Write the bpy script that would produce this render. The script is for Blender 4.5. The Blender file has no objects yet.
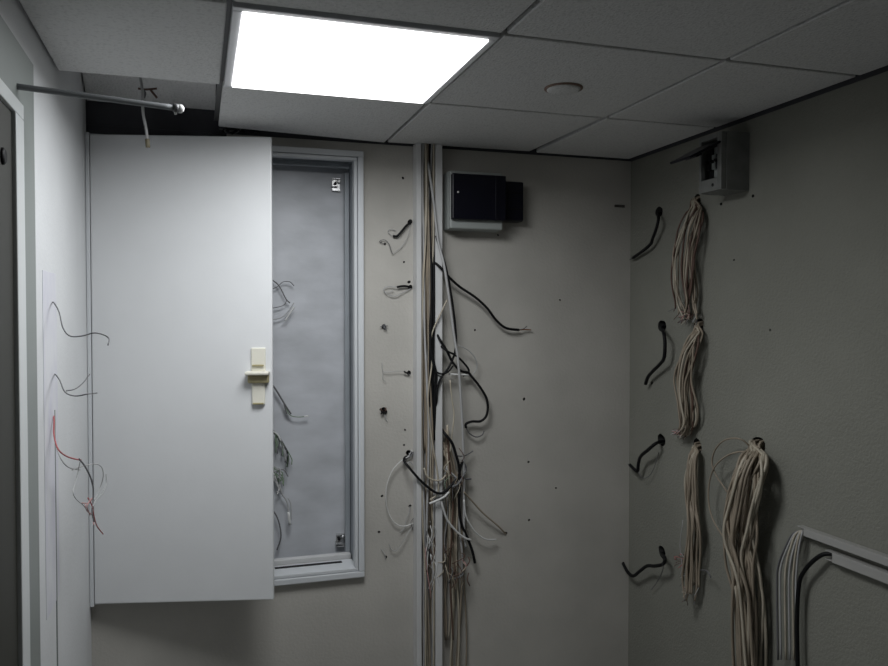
import bpy, bmesh, math, random
from mathutils import Vector, Matrix
S = bpy.context.scene
COL = S.collection
# ---------------------------------------------------------------- camera, world, exposure
F_PX = 776.0; YAW = math.radians(17.59); PITCH = math.atan(18/776.0)
CAM = Vector((0.0, -2.84, 1.75))
cd = bpy.data.cameras.new('camera'); cam = bpy.data.objects.new('camera', cd); COL.objects.link(cam)
cd.sensor_width = 36.0; cd.lens = F_PX/888*36.0; cd.clip_start = 0.02
cam.location = CAM; cam.rotation_euler = (math.pi/2-PITCH, 0, -YAW)
S.camera = cam
w = bpy.data.worlds.new('world'); S.world = w; w.use_nodes = True
w.node_tree.nodes['Background'].inputs[0].default_value = (0.6, 0.7, 0.8, 1)
w.node_tree.nodes['Background'].inputs[1].default_value = 0.05
S.view_settings.view_transform = 'Standard'; S.view_settings.look = 'None'
S.view_settings.gamma = 1; S.view_settings.use_curve_mapping = False
S.view_settings.exposure = 0.0
# room
CEIL = 2.389; XL = -0.351; XR = 1.711; SLAB = CEIL+0.36; YB = -4.6
# the lamp behind its diffuser tile
LX0, LX1, LY0, LY1 = 0.068, 0.668, -1.18, -0.58
ld = bpy.data.lights.new('tube_light', 'AREA'); lo = bpy.data.objects.new('tube_light', ld); COL.objects.link(lo)
ld.shape = 'SQUARE'; ld.size = 0.54; ld.energy = 13.3; ld.color = (0.95, 0.98, 1.0); ld.spread = math.radians(172)
lo.location = ((LX0+LX1)/2, (LY0+LY1)/2, CEIL-0.0125)

R_ = cam.rotation_euler.to_matrix()
def ray(px, py): return (R_ @ Vector(((px-444)/F_PX, (333-py)/F_PX, -1.0))).normalized()
def hit(px, py, p0, n):
    d = ray(px, py); n = Vector(n)
    return CAM + d*((Vector(p0)-CAM).dot(n)/d.dot(n))
def B(px, py, off=0.0): return hit(px, py, (0, -off, 0), (0, 1, 0))
def R(px, py, off=0.0): return hit(px, py, (XR-off, 0, 0), (1, 0, 0))
def L(px, py, off=0.0): return hit(px, py, (XL+off, 0, 0), (1, 0, 0))
def T(px, py, off=0.0): return hit(px, py, (0, 0, CEIL-off), (0, 0, 1))

# ---------------------------------------------------------------- materials
def mat(name, col, rough=0.6, metal=0.0, var=0.0, vscale=6.0, bump=0.0, bscale=60.0, col2=None, lo_=0.35, hi_=0.7, emit=0.0, alpha=None, stretch=None, spec=0.5):
    m = bpy.data.materials.new(name); m.use_nodes = True
    nt = m.node_tree; b = nt.nodes['Principled BSDF']
    b.inputs['Base Color'].default_value = (*col, 1); b.inputs['Roughness'].default_value = rough
    b.inputs['Metallic'].default_value = metal; b.inputs['Specular IOR Level'].default_value = spec
    tc = nt.nodes.new('ShaderNodeTexCoord'); src = tc.outputs['Object']
    if stretch:
        mp = nt.nodes.new('ShaderNodeMapping'); mp.inputs['Scale'].default_value = stretch
        nt.links.new(src, mp.inputs[0]); src = mp.outputs[0]
    if var > 0 or col2:
        n = nt.nodes.new('ShaderNodeTexNoise'); n.inputs['Scale'].default_value = vscale; n.inputs['Detail'].default_value = 6
        nt.links.new(src, n.inputs['Vector'])
        r = nt.nodes.new('ShaderNodeValToRGB'); r.color_ramp.elements[0].position = lo_; r.color_ramp.elements[1].position = hi_
        c2 = col2 if col2 else tuple(c*(1-var) for c in col)
        r.color_ramp.elements[0].color = (*c2, 1); r.color_ramp.elements[1].color = (*col, 1)
        nt.links.new(n.outputs[0], r.inputs[0]); nt.links.new(r.outputs[0], b.inputs['Base Color'])
    if bump > 0:
        n = nt.nodes.new('ShaderNodeTexNoise'); n.inputs['Scale'].default_value = bscale; n.inputs['Detail'].default_value = 4
        nt.links.new(src, n.inputs['Vector'])
        bp = nt.nodes.new('ShaderNodeBump'); bp.inputs['Strength'].default_value = bump; bp.inputs['Distance'].default_value = 0.004
        nt.links.new(n.outputs[0], bp.inputs['Height']); nt.links.new(bp.outputs[0], b.inputs['Normal'])
    if emit > 0:
        b.inputs['Emission Color'].default_value = (*col, 1); b.inputs['Emission Strength'].default_value = emit
    if alpha is not None: b.inputs['Alpha'].default_value = alpha
    return m
M = {}
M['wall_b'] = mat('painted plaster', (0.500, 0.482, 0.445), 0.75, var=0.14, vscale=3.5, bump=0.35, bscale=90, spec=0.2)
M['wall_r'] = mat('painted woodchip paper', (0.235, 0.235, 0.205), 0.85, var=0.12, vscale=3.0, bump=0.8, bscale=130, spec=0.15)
M['wall_l'] = mat('white painted plaster', (0.66, 0.67, 0.68), 0.7, var=0.06, vscale=4, bump=0.25, bscale=80, spec=0.2)
M['raw'] = mat('raw hole', (0.03, 0.03, 0.028), 0.95)
M['plenum_and_gap_shade'] = mat('bare concrete and gap shade', (0.06, 0.06, 0.068), 0.9, var=0.4, vscale=5, bump=0.5, bscale=40)
M['tile'] = mat('mineral fibre', (0.68, 0.68, 0.675), 0.95, var=0.16, vscale=120, bump=0.9, bscale=160, lo_=0.3, hi_=0.5, spec=0.1)
M['tee'] = mat('tee grey', (0.05, 0.05, 0.05), 0.5)
M['tee_white'] = mat('tee white', (0.62, 0.63, 0.65), 0.4)
M['lampwhite'] = mat('lit diffuser', (1.0, 1.0, 1.0), 0.5, emit=3.0)
M['floor'] = mat('grey vinyl', (0.42, 0.42, 0.41), 0.6, var=0.3, vscale=10)
M['door'] = mat('enamelled steel', (0.73, 0.74, 0.75), 0.38, var=0.03, vscale=8, bump=0.05, bscale=100)
M['frame'] = mat('cabinet frame', (0.62, 0.64, 0.66), 0.35)
M['galv'] = mat('galvanised sheet', (0.60, 0.615, 0.65), 0.5, metal=0.15, var=0.0, vscale=5, col2=(0.46, 0.475, 0.50), lo_=0.25, hi_=0.6, bump=0.1, bscale=30, stretch=(1, 1, 2.2))
M['galvin'] = mat('grey sheet side', (0.40, 0.43, 0.46), 0.45, metal=0.2, var=0.15)
M['zinc'] = mat('zinc', (0.62, 0.62, 0.62), 0.25, metal=0.9)
M['black'] = mat('black rubber', (0.006, 0.006, 0.007), 0.55, spec=0.2)
M['smoke'] = mat('smoked plastic', (0.004, 0.004, 0.009), 0.35, spec=0.25)
M['whitepl'] = mat('white pvc', (0.62, 0.62, 0.62), 0.4, var=0.08, vscale=5)
M['greypl'] = mat('grey pvc', (0.30, 0.32, 0.31), 0.45)
M['rbox'] = mat('aged grey plastic', (0.20, 0.205, 0.195), 0.5, var=0.25, vscale=20)
M['ivory'] = mat('ivory plastic', (0.74, 0.72, 0.63), 0.4)
M['ivory2'] = mat('yellowed plastic', (0.34, 0.30, 0.17), 0.5)
M['cream'] = mat('cream cable', (0.50, 0.45, 0.36), 0.5, var=0.25, vscale=15)
M['beige'] = mat('beige cable', (0.33, 0.275, 0.21), 0.55, var=0.3, vscale=15)
M['grey'] = mat('grey cable', (0.42, 0.42, 0.42), 0.5, var=0.15, vscale=15)
M['white'] = mat('white cable', (0.64, 0.64, 0.63), 0.45)
M['dgrey'] = mat('dark grey cable', (0.12, 0.12, 0.125), 0.5)
M['brown'] = mat('brown wire', (0.10, 0.055, 0.04), 0.5)
M['ringbrown'] = mat('brown stain ring', (0.20, 0.13, 0.10), 0.7)
M['dullrod'] = mat('dull grey rod', (0.20, 0.21, 0.22), 0.6)
M['brown2'] = mat('dirty olive plug', (0.16, 0.14, 0.09), 0.6)
M['red'] = mat('red wire', (0.42, 0.10, 0.10), 0.5)
M['pink'] = mat('pink wire', (0.50, 0.28, 0.27), 0.5)
M['green'] = mat('green wire', (0.16, 0.22, 0.15), 0.5)
M['copper'] = mat('copper', (0.45, 0.22, 0.12), 0.35, metal=0.8)
M['darkdoor'] = mat('dark olive door', (0.034, 0.034, 0.027), 0.55, var=0.2, vscale=8, stretch=(1, 1, 0.2))
M['alu'] = mat('grey casing', (0.23, 0.25, 0.24), 0.45)
M['aluw'] = mat('light casing edge', (0.62, 0.64, 0.64), 0.4)
M['tape'] = mat('lilac tape residue', (0.56, 0.555, 0.63), 0.7, var=0.18, vscale=14, col2=(0.65, 0.655, 0.68), stretch=(1, 1, 0.5))
M['smudge'] = mat('soot mark', (0.06, 0.055, 0.05), 0.9)

# ---------------------------------------------------------------- helpers
def link(name, me, m, parent=None):
    o = bpy.data.objects.new(name, me); COL.objects.link(o)
    if m and not me.materials: me.materials.append(M[m] if isinstance(m, str) else m)
    if parent: o.parent = parent
    return o
def tag(o, label, cat, group=None, kind=None):
    o['label'] = label; o['category'] = cat
    if group: o['group'] = group
    if kind: o['kind'] = kind
    return o
def thing(name, label, cat, loc=(0, 0, 0), group=None):
    o = bpy.data.objects.new(name, None); COL.objects.link(o); o.empty_display_size = 0.05
    o.location = loc
    return tag(o, label, cat, group)
def local(o, parent):
    """object modelled in world space, then hung under a parent that is not at the origin"""
    p = Vector(parent.location); q = parent.parent
    while q: p += Vector(q.location); q = q.parent
    o.data.transform(Matrix.Translation(-p)); return o
def bbox(bm, lo, hi, bev=0.0, rot=None, seg=2):
    lo = Vector(lo); hi = Vector(hi); a = Vector([min(lo[i], hi[i]) for i in range(3)]); b = Vector([max(lo[i], hi[i]) for i in range(3)])
    r = bmesh.ops.create_cube(bm, size=1.0); vs = r['verts']
    s = b-a; c = (a+b)/2
    for v in vs: v.co = Vector((v.co.x*s.x, v.co.y*s.y, v.co.z*s.z))+c
    if bev > 0:
        es = list({e for v in vs for e in v.link_edges})
        r2 = bmesh.ops.bevel(bm, geom=es, offset=bev, segments=seg, affect='EDGES', profile=0.5)
    return vs
def box(name, lo, hi, m, parent=None, bev=0.0, world=False):
    bm = bmesh.new(); bbox(bm, lo, hi, bev); me = bpy.data.meshes.new(name); bm.to_mesh(me); bm.free()
    o = link(name, me, m, parent)
    if parent is not None and not world: local(o, parent)
    return o
def boxes(name, lst, m, parent=None, bev=0.0):
    bm = bmesh.new()
    for lo, hi in lst: bbox(bm, lo, hi, bev)
    me = bpy.data.meshes.new(name); bm.to_mesh(me); bm.free()
    o = link(name, me, m, parent)
    if parent is not None: local(o, parent)
    return o
def smooth_path(pts, k=6):
    pts = [Vector(p) for p in pts]
    if len(pts) == 2: return [pts[0].lerp(pts[1], i/3) for i in range(4)]
    P = [pts[0]*2-pts[1]]+pts+[pts[-1]*2-pts[-2]]; out = []
    for i in range(1, len(P)-2):
        p0, p1, p2, p3 = P[i-1:i+3]
        for j in range(k):
            t = j/k
            out.append(0.5*((2*p1)+(p2-p0)*t+(2*p0-5*p1+4*p2-p3)*t*t+(3*p1-p0-3*p2+p3)*t**3))
    out.append(pts[-1]); return out
def tube_mesh(name, pts, r, sides=6, k=6, taper=1.0):
    path = smooth_path(pts, k); n = len(path); V = []; Fc = []
    t = (path[1]-path[0]).normalized(); u = t.orthogonal().normalized()
    for i, p in enumerate(path):
        if 0 < i < n-1: t2 = (path[i+1]-path[i-1])
        elif i == 0: t2 = path[1]-path[0]
        else: t2 = path[-1]-path[-2]
        if t2.length > 1e-9: t = t2.normalized()
        u = (u-t*u.dot(t)); u = u.normalized() if u.length > 1e-6 else t.orthogonal().normalized()
        v = t.cross(u); rr = r*(1+(taper-1)*i/(n-1))
        for s in range(sides):
            a = 2*math.pi*s/sides; V.append(p+(u*math.cos(a)+v*math.sin(a))*rr)
    for i in range(n-1):
        for s in range(sides):
            a = i*sides+s; b = i*sides+(s+1) % sides
            Fc.append((a, b, b+sides, a+sides))
    Fc.append(tuple(range(sides-1, -1, -1))); Fc.append(tuple((n-1)*sides+s for s in range(sides)))
    me = bpy.data.meshes.new(name); me.from_pydata(V, [], Fc); me.update()
    for p in me.polygons: p.use_smooth = len(p.vertices) == 4
    return me
def tube(name, pts, r, m, parent=None, sides=6, k=6, taper=1.0):
    o = link(name, tube_mesh(name, pts, r, sides, k, taper), m, parent)
    if parent is not None: local(o, parent)
    return o
def lathe(name, prof, m, parent=None, n=32, mtx=None):
    V = []; Fc = []
    for (r, z) in prof:
        for s in range(n):
            a = 2*math.pi*s/n; V.append(Vector((r*math.cos(a), r*math.sin(a), z)))
    for i in range(len(prof)-1):
        for s in range(n):
            a = i*n+s; b = i*n+(s+1) % n; Fc.append((a, b, b+n, a+n))
    Fc.append(tuple(range(n-1, -1, -1))); Fc.append(tuple((len(prof)-1)*n+s for s in range(n)))
    if mtx: V = [mtx @ v for v in V]
    me = bpy.data.meshes.new(name); me.from_pydata(V, [], Fc); me.update()
    for p in me.polygons: p.use_smooth = len(p.vertices) == 4 and True
    o = link(name, me, m, parent)
    if parent is not None: local(o, parent)
    return o
def cable(name, pts, r, m, label, group=None, cat='cable', tips=None, sides=6, taper=1.0):
    """one loose cable; tips: list of (material, points) for bared conductors -> parts"""
    if not tips:
        return tag(tube(name, pts, r, m, None, sides, taper=taper), label, cat, group)
    t = thing(name, label, cat, Vector(pts[0]), group)
    tube('sheath', pts, r, m, t, sides)
    for tm, tp, tr in tips: tube('conductor', tp, tr, tm, t, 5)
    return t

# ---------------------------------------------------------------- structure
def cutter_cyl(bm, c, axis, rad, depth, rng, n=14, wob=0.12):
    """irregular plug, along axis ('x' or 'y'), starts 2 cm in front of the face"""
    a0 = rng.random()*6; V0 = []; V1 = []
    for s in range(n):
        a = 2*math.pi*s/n; rr = rad*(1+wob*math.sin(2*a+a0)+rng.uniform(-wob, wob)*0.5)
        d1, d2 = rr*math.cos(a), rr*math.sin(a)
        if axis == 'x':
            V0.append(bm.verts.new((c.x-0.02, c.y+d1, c.z+d2))); V1.append(bm.verts.new((c.x+depth, c.y+d1*0.9, c.z+d2*0.9)))
        else:
            V0.append(bm.verts.new((c.x+d1, c.y-0.02, c.z+d2))); V1.append(bm.verts.new((c.x+d1*0.9, c.y+depth, c.z+d2*0.9)))
    bm.faces.new(V0); bm.faces.new(V1[::-1])
    for s in range(n): bm.faces.new((V0[s], V1[s], V1[(s+1) % n], V0[(s+1) % n]))
def cut_wall(name, lo, hi, m, cutbm):
    wall = box(name, lo, hi, m)
    bmesh.ops.recalc_face_normals(cutbm, faces=cutbm.faces)
    me = bpy.data.meshes.new('cut'); cutbm.to_mesh(me); cutbm.free()
    cu = link('cut', me, 'raw')
    wall.data.materials.append(M['raw'])
    md = wall.modifiers.new('b', 'BOOLEAN'); md.operation = 'DIFFERENCE'; md.object = cu; md.solver = 'EXACT'
    try: md.material_mode = 'TRANSFER'
    except Exception: pass
    dg = bpy.context.evaluated_depsgraph_get()
    nm = bpy.data.meshes.new_from_object(wall.evaluated_get(dg))
    wall.modifiers.clear(); wall.data = nm; nm.name = name
    bpy.data.objects.remove(cu)
    wall['kind'] = 'structure'
    return wall
rng = random.Random(5)
# cabinet opening numbers
CX0, CX1, CZ0, CZ1, CD = -0.350, 0.585, 0.775, 2.352, 0.175
bm = bmesh.new()
bbox(bm, (CX0+0.02, -0.03, CZ0+0.02), (CX1-0.02, CD+0.004, CZ1-0.02))
for (px, py, r) in [(384, 327, .010), (384, 411, .014), (410, 222, .010), (410, 287, .009), (409, 373, .009), (409, 453, .012),
                    (403, 215-37, .005), (385, 244, .005), (528.5, 462, .0045), (529, 520, .0045), (506, 533, .0055), (404, 262, .004), (409, 282, .006), (405, 430, .004),
                    (404, 445, .004), (410, 506, .006), (415, 517, .006), (414, 525, .005), (382, 496, .005), (379, 532, .005), (386, 557, .005),
                    (524, 399, .006), (498, 235, .004), (475, 330, .004), (560, 300, .004), (556, 488, .004)]:
    cutter_cyl(bm, B(px, py), 'y', r, 0.05, rng)
wb = cut_wall('wall_back', (XL-0.12, 0, 0), (XR+0.12, 0.25, SLAB), 'wall_b', bm)
bm = bmesh.new()
HOLES = [(659, 212, .024), (697, 202, .026), (662, 326, .026), (699, 325, .026), (661.5, 440, .026), (697.5, 446, .026), (757, 447, .037), (662, 552, .024)]
for (px, py, r) in HOLES: cutter_cyl(bm, R(px, py), 'x', r, 0.09, rng)
for (px, py, r) in [(721, 204, .006), (753, 196, .006), (734, 260, .004), (652, 383, .007), (770, 330, .004)]: cutter_cyl(bm, R(px, py), 'x', r, 0.04, rng)
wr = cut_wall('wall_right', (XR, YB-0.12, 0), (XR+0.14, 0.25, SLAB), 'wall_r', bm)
DY0, DY1, DZ = -2.84+0.86, L(23, 240, .010).y, 2.178          # door opening (clear)
CW = L(34.5, 240, .010).y-DY1
bm = bmesh.new(); bbox(bm, (XL-0.2, DY0, -0.1), (XL+0.1, DY1, DZ))
wl = cut_wall('wall_left', (XL-0.12, YB-0.12, 0), (XL, 0.25, SLAB), 'wall_l', bm)
wf = box('wall_front', (XL-0.12, YB-0.12, 0), (XR+0.14, YB, SLAB), 'wall_l'); wf['kind'] = 'structure'
fl = box('floor', (XL-0.12, YB-0.12, -0.1), (XR+0.14, 0.25, 0), 'floor'); fl['kind'] = 'structure'
for nm, a, b_ in [('baseboard_back', (XL, -0.014, 0), (XR, 0.001, 0.08)), ('baseboard_right', (XR-0.014, YB, 0), (XR+0.001, -0.014, 0.08)), ('baseboard_left', (XL-0.001, DY1+CW, 0), (XL+0.014, -0.014, 0.08))]:
    box(nm, a, b_, 'alu', bev=0.003)['kind'] = 'structure'
sl = box('ceiling', (XL-0.12, YB-0.12, SLAB), (XR+0.14, 0.25, SLAB+0.1), 'plenum_and_gap_shade'); sl['kind'] = 'structure'
# dark wall above the false ceiling, its lower edge painting the shadow gap line
ub = box('upper_wall_and_gap_shade_1', (XL, -0.003, CEIL-0.004), (XR, 0.001, SLAB), 'plenum_and_gap_shade'); ub['kind'] = 'structure'
ul = box('trim_2', (XL-0.001, -1.9, CEIL+0.16), (XL+0.003, -0.004, SLAB), 'plenum_and_gap_shade'); ul['kind'] = 'structure'
box('upper_wall_and_gap_shade_2', (XR-0.003, YB, CEIL-0.006), (XR+0.001, -0.003, SLAB), 'plenum_and_gap_shade')['kind'] = 'structure'  # lower edge paints the dark shadow line along the right wall
box('gap_shade_strip', (XL, -0.002, CEIL-0.045), (0.10, 0.001, CEIL-0.0045), 'plenum_and_gap_shade')['kind'] = 'structure'  # same painted dark strip carried lower under the missing tile
# tiles and tees, parts of the ceiling
xs = [XL, 0.068, 0.668, 1.268, XR]; ys = [0.0]+[-0.58-0.6*i for i in range(7)]+[YB]
G = 0.0065
def tile_mesh(corners, z0, th=0.016):
    bmt = bmesh.new()
    lo_ = [bmt.verts.new((x, y, z0+dz)) for (x, y, dz) in corners]; hi_ = [bmt.verts.new((x, y, z0+th+dz)) for (x, y, dz) in corners]
    bmt.faces.new(lo_[::-1]); bmt.faces.new(hi_)
    for i in range(4): bmt.faces.new((lo_[i], lo_[(i+1) % 4], hi_[(i+1) % 4], hi_[i]))
    bmesh.ops.recalc_face_normals(bmt, faces=bmt.faces)
    bmesh.ops.bevel(bmt, geom=[e for e in bmt.edges if all(v in lo_ for v in e.verts)] if False else list(bmt.edges), offset=0.0025, segments=1, affect='EDGES')
    me = bpy.data.meshes.new('ceiling_tile'); bmt.to_mesh(me); bmt.free(); return me
cache = {}
for i in range(4):
    for j in range(len(ys)-1):
        x0, x1, y1, y0 = xs[i], xs[i+1], ys[j], ys[j+1]
        if (i, j) in ((0, 0), (1, 1)): continue
        gx0 = 0.008 if i == 0 else G; gx1 = 0.022 if i == 3 else G; gy1 = 0.022 if j == 0 else G
        if (i, j) == (1, 0):
            cs = [(x0+.003, y0+G, 0.0), (x1-G, y0+G, 0.0), (x1-G, y1-0.028, -0.003), (x0+.003, y1-0.085, 0.0)]
        elif (i, j) == (2, 0):
            cs = [(x0+G, y0+G, 0), (x1-G-.006, y0+G, 0), (x1-.022, y1-gy1, 0.003), (x0+G, y1-gy1, 0.0)]
        else:
            cs = [(x0+gx0, y0+G, 0), (x1-gx1, y0+G, 0), (x1-gx1, y1-gy1, 0), (x0+gx0, y1-gy1, 0)]
        o = link('ceiling_tile', tile_mesh(cs, CEIL), 'tile', sl)
# a tile pushed up into the void above the cabinet, leaning on the wall
bm = bmesh.new(); bbox(bm, (-0.205, -0.29, -0.008), (0.205, 0.29, 0.008), 0.003)
me = bpy.data.meshes.new('ceiling_tile'); bm.to_mesh(me); bm.free()
o = link('ceiling_tile', me, 'tile', sl); o.location = (-0.142, -0.262, CEIL+0.215); o.rotation_euler = (math.radians(-28), 0, 0)
for x in xs[1:4]:
    for j in range(len(ys)-1):
        if x == xs[1] and j == 0: y1 = -0.09
        else: y1 = ys[j]-0.002
        box('tee_bar', (x-0.012, ys[j+1]+0.013, CEIL+0.017), (x+0.012, y1, CEIL+0.02), 'tee', sl)
for y in ys[1:-1]:
    box('tee_bar', (XL+0.002, y-0.012, CEIL+0.0175), (XR-0.002, y+0.012, CEIL+0.0205), 'tee', sl)

# door on the left wall
leaf = box('door_1', (XL-0.045, DY0+0.004, 0.006), (XL+0.006, DY1-0.004, DZ-0.004), 'darkdoor', bev=0.002); leaf['kind'] = 'structure'
d1 = leaf
c = L(1.0, 156, 0.004)
lathe('round_cap', [(0.016, 0), (0.016, 0.003), (0.012, 0.006)], 'black', d1, 20,
      Matrix.Translation((XL+0.006, c.y, c.z)) @ Matrix.Rotation(math.pi/2, 4, 'Y'))
def casing(name, polys, t0, t1, m):
    V = []; Fc = []
    for poly in polys:
        b = len(V); n = len(poly)
        for (y, z) in poly: V.append((t0, y, z))
        for (y, z) in poly: V.append((t1, y, z))
        Fc.append(tuple(range(b, b+n))); Fc.append(tuple(range(b+2*n-1, b+n-1, -1)))
        for i in range(n): Fc.append((b+i, b+n+i, b+n+(i+1) % n, b+(i+1) % n))
    me = bpy.data.meshes.new(name); me.from_pydata(V, [], Fc); me.update()
    bmx = bmesh.new(); bmx.from_mesh(me); bmesh.ops.recalc_face_normals(bmx, faces=bmx.faces)
    bmx.to_mesh(me); bmx.free()
    return link(name, me, m)
far = [(DY1, 0), (DY1+CW, 0), (DY1+CW, DZ+CW), (DY1, DZ)]
near = [(DY0, 0), (DY0, DZ), (DY0-CW, DZ+CW), (DY0-CW, 0)]
top = [(DY1, DZ), (DY1+CW, DZ+CW), (DY0-CW, DZ+CW), (DY0, DZ)]
for i, (p, nm) in enumerate([(far, 'trim_3'), (near, 'trim_4'), (top, 'trim_5')]):
    o = casing(nm, [p], XL-0.001, XL+0.012, 'alu'); o['kind'] = 'structure'
# light edge bead on the casing
box('trim_6', (XL-0.04, L(17.5, 240, .014).y, 0.0), (XL+0.0145, DY1, DZ-0.0305), 'aluw', bev=0.002)['kind'] = 'structure'
box('trim_7', (XL-0.04, DY0, DZ-0.030), (XL+0.0145, DY1, DZ), 'aluw', bev=0.002)['kind'] = 'structure'

# ---------------------------------------------------------------- ceiling lamp
t = thing('ceiling_light', 'square recessed fluorescent ceiling panel glowing white above the cabinet', 'lamp', ((LX0+LX1)/2, (LY0+LY1)/2, CEIL))
a = 0.005
boxes('frame', [((LX0+a, LY0+a, CEIL-0.006), (LX1-a, LY0+0.026, CEIL+0.016)), ((LX0+a, LY1-0.026, CEIL-0.006), (LX1-a, LY1-a, CEIL+0.016)),
                ((LX0+a, LY0+0.026, CEIL-0.006), (LX0+0.026, LY1-0.026, CEIL+0.016)), ((LX1-0.026, LY0+0.026, CEIL-0.006), (LX1-a, LY1-0.026, CEIL+0.016))], 'tee_white', t, 0.002)
box('diffuser', (LX0+0.026, LY0+0.026, CEIL-0.011), (LX1-0.026, LY1-0.026, CEIL+0.004), 'lampwhite', t, 0.002)
boxes('housing', [((LX0+0.02, LY0+0.02, CEIL+0.08), (LX1-0.02, LY1-0.02, CEIL+0.082)), ((LX0+0.02, LY0+0.02, CEIL+0.016), (LX0+0.022, LY1-0.02, CEIL+0.08)),
                  ((LX1-0.022, LY0+0.02, CEIL+0.016), (LX1-0.02, LY1-0.02, CEIL+0.08))], 'tee_white', t)

# ---------------------------------------------------------------- smoke detector
c = T(563.5, 88)
t = thing('smoke_detector', 'round ceiling detector base ringed by a dark stain', 'detector', (c.x, c.y, CEIL))
mt = Matrix.Translation((c.x, c.y, CEIL)) @ Matrix.Rotation(math.pi, 4, 'X')
lathe('base', [(0.054, -0.001), (0.054, 0.003), (0.049, 0.004)], 'ringbrown', t, 32, mt)
lathe('cover', [(0.047, 0.003), (0.047, 0.006), (0.040, 0.009), (0.012, 0.010)], 'tile', t, 32, mt)

# ---------------------------------------------------------------- wall cabinet
cab = thing('wall_cabinet', 'tall white metal wall cabinet with one door ajar and wires inside', 'cabinet', (0.12, 0, CZ0))
# outer flange, inner lip, folded rail
def ring(name, x0, x1, z0, z1, wd, y0, y1, m, bev=0.003):
    return boxes(name, [((x0, y0, z1-wd), (x1, y1, z1)), ((x0, y0, z0), (x1, y1, z0+wd)), ((x0, y0, z0+wd), (x0+wd, y1, z1-wd)), ((x1-wd, y0, z0+wd), (x1, y1, z1-wd))], m, cab, bev)
ring('frame', CX0, CX1, CZ0, CZ1, 0.022, -0.020, 0.004, 'frame')
ring('inner_frame', CX0+0.0235, CX1-0.0235, CZ0+0.0235, CZ1-0.0235, 0.012, -0.014, 0.02, 'frame', 0.002)
x0, x1, z0, z1 = CX0+0.024, CX1-0.024, CZ0+0.024, CZ1-0.024
boxes('housing', [((x0, 0.02, z1), (x1, CD, z1+0.002)), ((x0, 0.02, z0-0.002), (x1, CD, z0)), ((x0-0.002, 0.02, z0), (x0, CD, z1)), ((x1, 0.02, z0), (x1+0.002, CD, z1))], 'galvin', cab)
box('back_plate', (x0, CD-0.004, z0), (x1, CD, z1), 'galv', cab)
boxes('side_rail', [((x1-0.020, CD-0.045, z0+0.03), (x1-0.002, CD-0.03, z1-0.03))], 'galvin', cab, 0.002)
boxes('side_rail', [((x0+0.002, CD-0.045, z0+0.03), (x0+0.020, CD-0.03, z1-0.03))], 'galvin', cab, 0.002)
box('top_rail', (x0+0.01, 0.085, z1-0.022), (x1-0.01, 0.10, z1-0.004), 'galvin', cab, 0.002)
# sill: raised back angle and a tray with a long slot
box('sill', (x0+0.002, 0.0, z0+0.0015), (x1-0.002, 0.10, z0+0.012), 'frame', cab, 0.002)
box('sill_angle', (x0+0.004, 0.105, z0+0.002), (x1-0.004, 0.135, z0+0.030), 'whitepl', cab, 0.003)
box('cable_slot', (0.265, 0.062, z0+0.0115), (0.515, 0.078, z0+0.0145), 'black', cab)
for (px, py) in ((337, 184), (341, 541)):
    c = hit(px, py, (0, CD-0.03, 0), (0, 1, 0))
    boxes('latch_bracket', [((c.x-0.016, CD-0.022, c.z-0.026), (c.x+0.016, CD-0.006, c.z-0.022)), ((c.x-0.016, CD-0.022, c.z+0.020), (c.x+0.016, CD-0.006, c.z+0.024)),
                            ((c.x-0.016, CD-0.009, c.z-0.026), (c.x+0.016, CD-0.005, c.z+0.024)), ((c.x-0.020, CD-0.03, c.z-0.010), (c.x+0.004, CD-0.006, c.z-0.005))], 'zinc', cab, 0.001)
    lathe('bolt', [(0.008, 0), (0.008, 0.010), (0.004, 0.013)], 'zinc', cab, 8, Matrix.Translation((c.x+0.010, CD-0.010, c.z+0.012)) @ Matrix.Rotation(math.pi/2, 4, 'X'))
    lathe('bolt', [(0.006, 0), (0.006, 0.010), (0.003, 0.012)], 'black', cab, 8, Matrix.Translation((c.x-0.004, CD-0.010, c.z+0.004)) @ Matrix.Rotation(math.pi/2, 4, 'X'))
# door
DA = math.radians(-13.7); DW = 0.591
door = bpy.data.objects.new('door', None)
bm = bmesh.new(); bbox(bm, (0, -0.018, 0), (DW, 0, 1.560), 0.004)
me = bpy.data.meshes.new('door'); bm.to_mesh(me); bm.free()
door = link('door', me, 'door', cab)
boxes('hinge_stile', [((CX0, -0.038, CZ0), (CX0+0.013, -0.018, CZ1))], 'frame', cab, 0.002)
HX, HY, HZ = CX0+0.018, -0.024, CZ0+0.010
door.location = Vector((HX, HY, HZ))-Vector(cab.location); door.rotation_euler = (0, 0, DA)
DM = Matrix.Translation((HX, HY, HZ)) @ Matrix.Rotation(DA, 4, 'Z')
DMi = DM.inverted(); dn = (Matrix.Rotation(DA, 3, 'Z') @ Vector((0, 1, 0))); dp = DM @ Vector((0, -0.018, 0))
def D(px, py): return DMi @ hit(px, py, dp, dn)
h = D(259, 375)
hx, hz = h.x-0.001, h.z
def dpart(name, fn, m):
    bm = bmesh.new(); fn(bm); me = bpy.data.meshes.new(name); bm.to_mesh(me); bm.free(); return link(name, me, m, door)
dpart('handle_plate', lambda b: (bbox(b, (hx-0.024, -0.026, hz+0.012), (hx+0.024, -0.018, hz+0.092), 0.0038)), 'ivory')
dpart('handle_plate', lambda b: (bbox(b, (hx-0.022, -0.028, hz-0.100), (hx+0.022, -0.018, hz-0.012), 0.0045)), 'ivory')
dpart('handle_lip', lambda b: (bbox(b, (hx-0.019, -0.034, hz+0.030), (hx+0.019, -0.026, hz+0.036), 0.002)), 'ivory2')
dpart('handle_lip', lambda b: (bbox(b, (hx-0.018, -0.033, hz-0.098), (hx+0.018, -0.028, hz-0.092), 0.002)), 'ivory2')
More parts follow.
